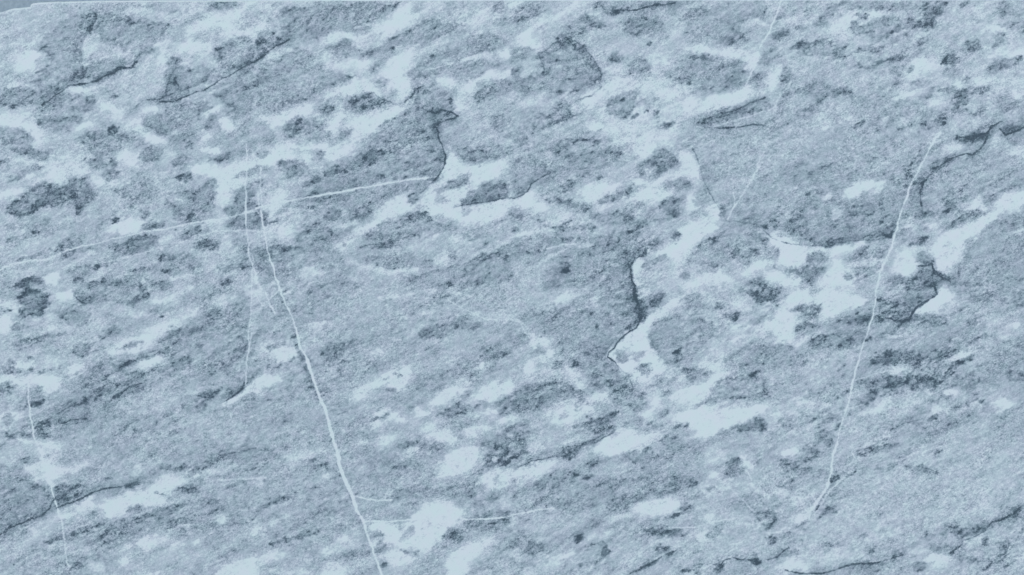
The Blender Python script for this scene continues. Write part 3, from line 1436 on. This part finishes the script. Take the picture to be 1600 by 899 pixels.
def rounded(P):
    """one Chaikin pass keeps the traced outline but takes its corners off"""
    Q = []
    for k in range(len(P)):
        a = P[k]; b = P[(k + 1) % len(P)]
        Q.append((a[0] * .78 + b[0] * .22, a[1] * .78 + b[1] * .22))
        Q.append((a[0] * .22 + b[0] * .78, a[1] * .22 + b[1] * .78))
    return Q


def extend(p):
    """points traced on the frame's border run on past it"""
    x, y = p
    if x <= 0.3: x -= 12
    if x >= 1599: x += 12
    if y >= 897: y += 12
    return (x, y)


feats = []
ox = oy = 0
for line in FIGURE.strip().splitlines():
    f = line.split()
    if f[0][0] == '@':
        ox = 400 * int(f[0][1:]); oy = 225 * int(f[1]); continue
    c = [float(v) for v in f[1:]]
    P = [extend((ox + c[k] / 4, oy + c[k + 1] / 4)) for k in range(0, len(c), 2)]
    r = float(f[0].split('~')[1]) / 4 if '~' in f[0] else 0
    feats.append((f[0][0], r, P))

# broad greys first, then white calcite, then what lies in or over it
order = {'l': 0, 'L': 1, 'M': 1, 'G': 1, 'g': 1, 'W': 1, 'D': 1, 'K': 2}
feats = [f for ph in (0, 1, 2) for f in feats if order[f[0]] == ph]
n_patch = 0
for kind, r, P in feats:
    T, soft, strength, mot = KIND[kind]
    xa = [p[0] for p in P]; ya = [p[1] for p in P]
    if not r:
        area = 0.5 * abs(sum(P[k - 1][0] * P[k][1] - P[k][0] * P[k - 1][1] for k in range(len(P))))
        if kind in 'lMG' and area > 12000:
            soft = max(soft, 0.16 * math.sqrt(area))      # broad shades fade out, they have no border
    pad = r + soft * 1.6 + 16
    sy, sx = window(min(xa) - pad, max(xa) + pad, min(ya) - pad, max(ya) + pad)
    px, py = WX[sy, sx], WY[sy, sx]
    if px.size == 0:
        continue
    if r:
        if len(P) == 1:      # a speck, drawn out along the bedding
            P = [(P[0][0] - r * .45 * CA, P[0][1] + r * .45 * SA), (P[0][0] + r * .45 * CA, P[0][1] - r * .45 * SA)]
            d, t, ln = seg_dist(px, py, P, False)
            sd = d - r * .92
        else:
            d, t, ln = seg_dist(px, py, P, False)
            sd = d - r * (0.62 + 0.38 * np.sin(np.pi * np.clip(t / ln, 0, 1)))
        soft = min(soft, r * 1.1 + 1.0)
    else:
        P = rounded(P)
        d, t, ln = seg_dist(px, py, P, True)
        sd = np.where(in_poly(px, py, P), -d, d)
    sd = sd + edge_n[sy, sx] * (soft * 0.30 + min(5.0, r + 1.5 if r else 5.0)) + fine[sy, sx] * soft * 0.32
    a = sstep(0.5 - sd / soft)
    if kind == 'W':
        # pale halo: the calcite bleeds into the grey round it
        ha = sstep(0.9 - (sd + 5 * mott[sy, sx]) / 15.0) * 0.50
        tone[sy, sx] = tone[sy, sx] * (1 - ha) + np.maximum(tone[sy, sx], 0.90) * ha
    tt = T + mot * mott[sy, sx]
    if kind in 'Gg' and not r and area < 30000:
        # fragments are stained darker just inside their border
        tt = tt - 0.13 * sstep(1 - np.abs(sd + 4.0) / 6.0) * (0.6 + 1.2 * edge_n[sy, sx])
    k = a * strength
    tone[sy, sx] = tone[sy, sx] * (1 - k) + tt * k
    if kind == 'W' and not r:
        m = (a > 0.5) & inside[sy, sx]
        if m.sum() > 60:
            n_patch += 1
            PART_NAMES[n_patch] = 'calcite_patch'
            part_id[sy, sx][m] = n_patch
    elif kind in 'GgDK':
        m = (a > 0.5) & inside[sy, sx]
        if not r and area < 12000 and m.sum() > 80:
            n_patch += 1
            PART_NAMES[n_patch] = 'dark_inclusion' if kind in 'DK' else 'grey_clast'
            part_id[sy, sx][m] = n_patch
        elif not r:
            part_id[sy, sx][m] = 0

# smaller irregularities everywhere, weaker in the pure calcite
calc = sstep((tone - 0.88) / 0.2)
streak = fol(QX, QY, 30, 6.0, 51, 4)
blot = fol(QX, QY, 9, 5.5, 55, 4)
rough_amt = 0.75 + 0.9 * fol(X, Y, 80, 45, 151, 3)
wisp = fol(QX, QY, 14, 3.2, 57, 2)
tone = tone + (1 - 0.55 * calc) * (0.12 * streak + rough_amt * (0.16 * blot + 0.10 * fine + 0.07 * wisp))
# thin pale threads that tie the white patches together, and faint dark ones in the grey
thread = sstep(1 - np.abs(fol(X, Y, 34, 15, 81, 3)) / 0.035) * sstep(fol(X, Y, 120, 60, 85, 2) * 2 + .35)
thread2 = sstep(1 - np.abs(fol(QX, QY, 26, 8, 83, 3)) / 0.04) * sstep(fol(X, Y, 70, 40, 87, 2) * 2 + .2)
tone = tone + (0.17 * thread + 0.13 * thread2) * (1 - calc)
# grey flecks caught in the calcite
tone = tone - 0.30 * calc * sstep((fol(QX, QY, 7, 4, 161, 3) - 0.22) / 0.3) * sstep(fol(X, Y, 40, 24, 165, 2) * 2 + .3)
dthread = sstep(1 - np.abs(fol(X, Y, 40, 11, 91, 3)) / 0.03) * sstep(fol(X, Y, 60, 30, 95, 2) * 2.2 - .1)
tone = tone - 0.20 * dthread * (1 - calc)
# broad clouding and long smoky bands along the bedding
tone = tone + (1 - calc) * (0.09 * fol(QX, QY, 130, 48, 171, 3) - 0.045 * sstep((fol(QX, QY, 95, 16, 175, 3) - 0.12) / 0.35))
tone = tone + (1 - calc) * 0.055 * sstep((fol(QX, QY, 80, 9, 181, 3) - 0.18) / 0.35)
dk = sstep((0.62 - tone) / 0.25)                     # dark flecks gather where the stone is dark already
sparse = sstep((fol(QX, QY, 8, 4.5, 61, 3) - 0.16) / 0.30) * (1 - calc)
tone = tone - (0.05 + 0.20 * dk) * sparse
flake = sstep((fol(QX, QY, 9, 2.8, 65, 2) - 0.40) / 0.2) * (1 - calc)
tone = tone + 0.16 * flake
w_in = sstep((X + 30) / 30) * sstep((1630 - X) / 30) * sstep((930 - Y) / 30)
o_tone = o_tone + (0.085 * streak + 0.10 * blot + 0.07 * fine) * (1 - 0.75 * sstep((o_tone - .85) / .2))
tone = tone * w_in + o_tone * (1 - w_in)

height = -0.25 * sstep((0.45 - tone) / 0.4)
n_line = n_patch
for line in LINES.strip().splitlines():
    f = line.split()
    kind, w, s = f[0], float(f[1]), float(f[2])
    c = [float(v) for v in f[3:]]
    P = [(c[k], c[k + 1]) for k in range(0, len(c), 2)]
    xa = [p[0] for p in P]; ya = [p[1] for p in P]
    sy, sx = window(min(xa) - 12, max(xa) + 12, min(ya) - 12, max(ya) + 12)
    # lines wander less than the patch borders do
    px = X[sy, sx] + 0.40 * (WX[sy, sx] - X[sy, sx]); py = Y[sy, sx] + 0.40 * (WY[sy, sx] - Y[sy, sx])
    d, t, ln = seg_dist(px, py, P, False)
    seed = n_line * 7 + 300
    n1 = vnoise(t / 14.0, t * 0 + 0.5, seed)
    n2 = vnoise(t / 5.0, t * 0 + 0.5, seed + 1)
    if kind == 'v':
        w = max(w, 2.0); s = min(1.0, s * 1.25)
        hw = 0.48 * w * (1 + 0.30 * n1 + 0.28 * n2)
        a = sstep(0.5 - (d - hw) / 1.7) * s * (1.02 + 0.22 * n1 + 0.15 * n2)
        a = np.clip(a, 0, 1)
        tone[sy, sx] = tone[sy, sx] * (1 - a) + 1.06 * a
        height[sy, sx] += 0.15 * a
        nm = 'calcite_vein'
    else:
        hw = 0.46 * w * (1 + 0.45 * n1 + 0.35 * n2)
        halo = sstep(1 - d / (4.0 * w + 6)) * s * (0.50 + 0.35 * n1)
        a = np.clip(sstep(0.5 - (d - hw) / 1.9) * s * (1.08 + 0.40 * n1 + 0.3 * n2), 0, 1)
        cur = tone[sy, sx]
        keep = sstep((cur - 0.75) / 0.25)             # the halo does not stain white calcite
        cur = cur - np.clip(halo, 0, 1) * (1 - keep) * 0.30
        tone[sy, sx] = cur * (1 - a) + 0.03 * a
        height[sy, sx] -= 0.5 * a
        nm = 'dark_seam'
    n_line += 1
    m = (d < hw + 0.55) & inside[sy, sx]
    if m.sum() > 12:
        PART_NAMES[n_line] = nm
        part_id[sy, sx][m] = n_line
tone = np.clip(tone, 0, 1.3).astype(np.float32)

# ------------------------------------------------------------------ materials
def lin(c):
    c = c / 255.0
    return c / 12.92 if c <= 0.04045 else ((c + 0.055) / 1.055) ** 2.4


def stone_material(name, from_tone):
    m = bpy.data.materials.new(name)
    m.use_nodes = True
    nt = m.node_tree
    N, Lk = nt.nodes, nt.links
    b = N["Principled BSDF"]
    co = N.new("ShaderNodeTexCoord")

    def noise(scale, detail, rough, stretch=(1, 1, 1), rot=0.0):
        mp = N.new("ShaderNodeMapping")
        mp.vector_type = 'TEXTURE'
        mp.inputs["Rotation"].default_value = (0, 0, rot)
        mp.inputs["Scale"].default_value = (1 / stretch[0], 1 / stretch[1], 1 / stretch[2])
        Lk.new(co.outputs["Object"], mp.inputs["Vector"])
        t = N.new("ShaderNodeTexNoise")
        t.inputs["Scale"].default_value = scale
        t.inputs["Detail"].default_value = detail
        t.inputs["Roughness"].default_value = rough
        Lk.new(mp.outputs["Vector"], t.inputs["Vector"])
        return t.outputs["Fac"]

    def math_node(op, a, bb):
        n = N.new("ShaderNodeMath"); n.operation = op
        for k, v in ((0, a), (1, bb)):
            if isinstance(v, (int, float)):
                n.inputs[k].default_value = v
            else:
                Lk.new(v, n.inputs[k])
        return n.outputs[0]

    g1 = noise(350, 2.0, 0.6, (0.62, 1.2, 1), ANG)      # crystal grain, about 3 mm
    g2 = noise(620, 1.0, 0.5, (0.8, 1.1, 1), ANG)       # finer sparkle
    gr = math_node('ADD', math_node('MULTIPLY', math_node('SUBTRACT', g1, 0.5), GRAIN1),
                   math_node('MULTIPLY', math_node('SUBTRACT', g2, 0.5), GRAIN2))
    sp = N.new("ShaderNodeMapRange")                      # bright crystal faces
    sp.inputs["From Min"].default_value = 0.60; sp.inputs["From Max"].default_value = 0.78
    Lk.new(noise(480, 1.5, 0.6, (0.8, 1.1, 1), ANG), sp.inputs["Value"])
    gr = math_node('ADD', gr, math_node('MULTIPLY', sp.outputs["Result"], 0.34))
    am = N.new("ShaderNodeMapRange")                      # grain is coarser in some beds than in others
    am.inputs["From Min"].default_value = 0.36; am.inputs["From Max"].default_value = 0.64
    am.inputs["To Min"].default_value = 0.5; am.inputs["To Max"].default_value = 1.25
    Lk.new(noise(24, 3.0, 0.6, (0.6, 1.3, 1), ANG), am.inputs["Value"])
    gr = math_node('MULTIPLY', gr, am.outputs["Result"])
    if from_tone:
        at = N.new("ShaderNodeAttribute"); at.attribute_name = "tone"
        val = math_node('ADD', math_node('SUBTRACT', at.outputs["Fac"], 0.045), gr)
    else:
        big = noise(60, 3.0, 0.6)
        val = math_node('ADD', math_node('ADD', math_node('MULTIPLY', math_node('SUBTRACT', big, 0.5), 0.5), 0.97), gr)
    ramp = N.new("ShaderNodeValToRGB")
    Lk.new(val, ramp.inputs["Fac"])
    cr = ramp.color_ramp
    while len(cr.elements) > 1:
        cr.elements.remove(cr.elements[-1])
    for k, (p, c) in enumerate(RAMP):
        e = cr.elements[0] if k == 0 else cr.elements.new(p)
        e.position = p
        e.color = tuple(lin(v) * GAIN[i] for i, v in enumerate(c)) + (1,)
    # the grey drifts a little between greenish and lavender
    tn = N.new("ShaderNodeMix"); tn.data_type = 'RGBA'
    tn.inputs["A"].default_value = (0.966, 1.014, 1.0, 1)
    tn.inputs["B"].default_value = (1.012, 0.990, 1.018, 1)
    hue = N.new("ShaderNodeMapRange")
    hue.inputs["From Min"].default_value = 0.36; hue.inputs["From Max"].default_value = 0.64
    Lk.new(noise(55, 3.0, 0.6), hue.inputs["Value"])
    Lk.new(hue.outputs["Result"], tn.inputs["Factor"])
    mu = N.new("ShaderNodeMix"); mu.data_type = 'RGBA'; mu.blend_type = 'MULTIPLY'
    mu.inputs["Factor"].default_value = 1.0
    Lk.new(ramp.outputs["Color"], mu.inputs["A"]); Lk.new(tn.outputs["Result"], mu.inputs["B"])
    Lk.new(mu.outputs["Result"], b.inputs["Base Color"])
    b.inputs["Roughness"].default_value = 0.42 if from_tone else 0.75
    b.inputs["Specular IOR Level"].default_value = 0.25
    bp = N.new("ShaderNodeBump")
    bp.inputs["Strength"].default_value = 0.12 if from_tone else 0.5
    bp.inputs["Distance"].default_value = 0.001
    Lk.new(g1, bp.inputs["Height"])
    Lk.new(bp.outputs["Normal"], b.inputs["Normal"])
    return m


GRAIN1, GRAIN2 = 0.70, 0.75
GAIN = (1.0, 0.974, 0.950)
RAMP = [(0.0, (58, 77, 93)), (0.2, (96, 116, 133)), (0.4, (133, 152, 169)), (0.6, (160, 178, 195)),
        (0.8, (181, 198, 213)), (0.95, (196, 213, 224)), (1.0, (197, 214, 225))]
mat_face = stone_material("marble_face", True)
mat_edge = stone_material("marble_edge", False)

mat_ground = bpy.data.materials.new("ground_grey")
mat_ground.use_nodes = True
nt = mat_ground.node_tree
tc = nt.nodes.new("ShaderNodeTexCoord")
nz = nt.nodes.new("ShaderNodeTexNoise")
nz.inputs["Scale"].default_value = 160; nz.inputs["Detail"].default_value = 4
nt.links.new(tc.outputs["Object"], nz.inputs["Vector"])
rp = nt.nodes.new("ShaderNodeValToRGB")
rp.color_ramp.elements[0].position = 0.3
rp.color_ramp.elements[1].position = 0.7
rp.color_ramp.elements[0].color = (lin(136), lin(154), lin(170), 1)
rp.color_ramp.elements[1].color = (lin(156), lin(174), lin(188), 1)
nt.links.new(nz.outputs["Fac"], rp.inputs["Fac"])
nt.links.new(rp.outputs["Color"], nt.nodes["Principled BSDF"].inputs["Base Color"])
nt.nodes["Principled BSDF"].inputs["Roughness"].default_value = 0.85

# ------------------------------------------------------------------ geometry
def link(name, verts, quads, mat, parent, tones=None, smooth=False):
    me = bpy.data.meshes.new(name)
    me.vertices.add(len(verts)); me.vertices.foreach_set("co", np.ascontiguousarray(verts, np.float32).ravel())
    me.loops.add(quads.size); me.loops.foreach_set("vertex_index", np.ascontiguousarray(quads, np.int32).ravel())
    me.polygons.add(len(quads))
    me.polygons.foreach_set("loop_start", np.arange(0, quads.size, 4, dtype=np.int32))
    me.polygons.foreach_set("loop_total", np.full(len(quads), 4, np.int32))
    if tones is not None:
        me.attributes.new("tone", 'FLOAT', 'POINT').data.foreach_set("value", np.ascontiguousarray(tones, np.float32))
    me.update(calc_edges=True)
    if smooth:
        me.polygons.foreach_set("use_smooth", np.ones(len(quads), bool))
    me.materials.append(mat)
    o = bpy.data.objects.new(name, me)
    scene.collection.objects.link(o)
    if parent:
        o.parent = parent
    return o


# ground the slab lies on
g = 6.0
ground = link("ground", np.array([(-g, -g, 0), (g, -g, 0), (g, g, 0), (-g, g, 0)]), np.array([[0, 1, 2, 3]]), mat_ground, None)
ground["kind"] = "structure"

slab = bpy.data.objects.new("marble_slab", None)
slab["label"] = "blue-grey marble slab with white calcite veins, chipped at its upper left corner"
slab["category"] = "stone slab"
slab["kind"] = "thing"
slab.location = (0.8, -0.5, 0)
slab.empty_display_size = 0.1
scene.collection.objects.link(slab)
OX, OY = 0.8, -0.5

VX = X * PX - OX
VY = -Y * PX - OY
VZ = THICK + height.astype(np.float32) * PX * 0.6
V = np.stack([VX, VY, VZ], -1).reshape(-1, 3)
TV = tone.reshape(-1)
idx = np.arange(NX * NY).reshape(NY, NX)
quads = np.stack([idx[:-1, :-1], idx[1:, :-1], idx[1:, 1:], idx[:-1, 1:]], -1)
cell = part_id[:-1, :-1].copy()
# every connected piece is a part of its own; crumbs go back to the face
todo = {(j, i) for j, i in zip(*(v.tolist() for v in np.nonzero(cell)))}
clist = cell.tolist()
new_cell = np.zeros_like(cell)
PIECES = {}
while todo:
    st = [todo.pop()]
    pid = clist[st[0][0]][st[0][1]]
    comp = []
    while st:
        j, i = st.pop()
        comp.append((j, i))
        for q in ((j + 1, i), (j - 1, i), (j, i + 1), (j, i - 1)):
            if q in todo and clist[q[0]][q[1]] == pid:
                todo.discard(q); st.append(q)
    if len(comp) >= (22 if 'e' in PART_NAMES[pid][-4:] else 60):
        n = len(PIECES) + 1
        PIECES[n] = (PART_NAMES[pid], min(comp))
        cc = np.array(comp)
        new_cell[cc[:, 0], cc[:, 1]] = n
# stable order: larger numbers further down the slab
rank = sorted(PIECES, key=lambda n: PIECES[n][1])
lut = np.zeros(len(PIECES) + 1, np.int32)
for k, n in enumerate(rank):
    lut[n] = k + 1
cell = lut[new_cell]
PART_NAMES = {k + 1: PIECES[n][0] for k, n in enumerate(rank)}

for pid in [0] + sorted(PART_NAMES):
    q = quads[cell == pid]
    if len(q) < 10:
        if pid:
            cell[cell == pid] = 0
        continue
    used, inv = np.unique(q, return_inverse=True)
    name = "polished_face" if pid == 0 else PART_NAMES[pid]
    if pid == 0:
        face_q = q
        continue
    link(name, V[used], inv.reshape(-1, 4), mat_face, slab, TV[used])
q = quads[cell == 0]
used, inv = np.unique(q, return_inverse=True)
link("polished_face", V[used], inv.reshape(-1, 4), mat_face, slab, TV[used])

# rim: a narrow arris round the polished face, then the sawn side down to the ground
loop = np.concatenate([idx[0, :-1], idx[:-1, -1], idx[-1, :0:-1], idx[:0:-1, 0]])
L2 = V[loop]
nxt = np.roll(L2, -1, 0) - np.roll(L2, 1, 0)
nrm = np.stack([-nxt[:, 1], nxt[:, 0]], -1)
nrm /= np.linalg.norm(nrm, axis=1, keepdims=True) + 1e-12
nrm = np.roll(nrm, 1, 0) * .25 + nrm * .5 + np.roll(nrm, -1, 0) * .25
nrm /= np.linalg.norm(nrm, axis=1, keepdims=True) + 1e-12
rings = [L2]
for off, dz in ((RIM * .45, 0.5), (RIM, 1.6), (RIM + .25, 4.0), (RIM + .2, 15.0), (RIM + .3, THICK / PX)):
    R = L2.copy()
    R[:, 0] += nrm[:, 0] * off * PX
    R[:, 1] += nrm[:, 1] * off * PX
    R[:, 2] = THICK - dz * PX
    rings.append(R)
rings[-1][:, 2] = 0.0
M = len(loop)
RV = np.concatenate(rings)
rq = []
a = np.arange(M); bb = (a + 1) % M
for k in range(len(rings) - 1):
    rq.append(np.stack([k * M + bb, k * M + a, (k + 1) * M + a, (k + 1) * M + bb], -1))
rq = np.stack(rq)                                   # ring, segment, 4
lx = L2[:, 0] / PX + OX / PX
ly = -(L2[:, 1] / PX + OY / PX)
broken = (lx < 50.0) & (ly < 240) & (np.arange(M) < NX)
for name, sel in (("sawn_edge", ~broken), ("broken_edge", broken)):
    q = rq[:, sel].reshape(-1, 4)
    used, inv = np.unique(q, return_inverse=True)
    link(name, RV[used], inv.reshape(-1, 4), mat_edge, slab)
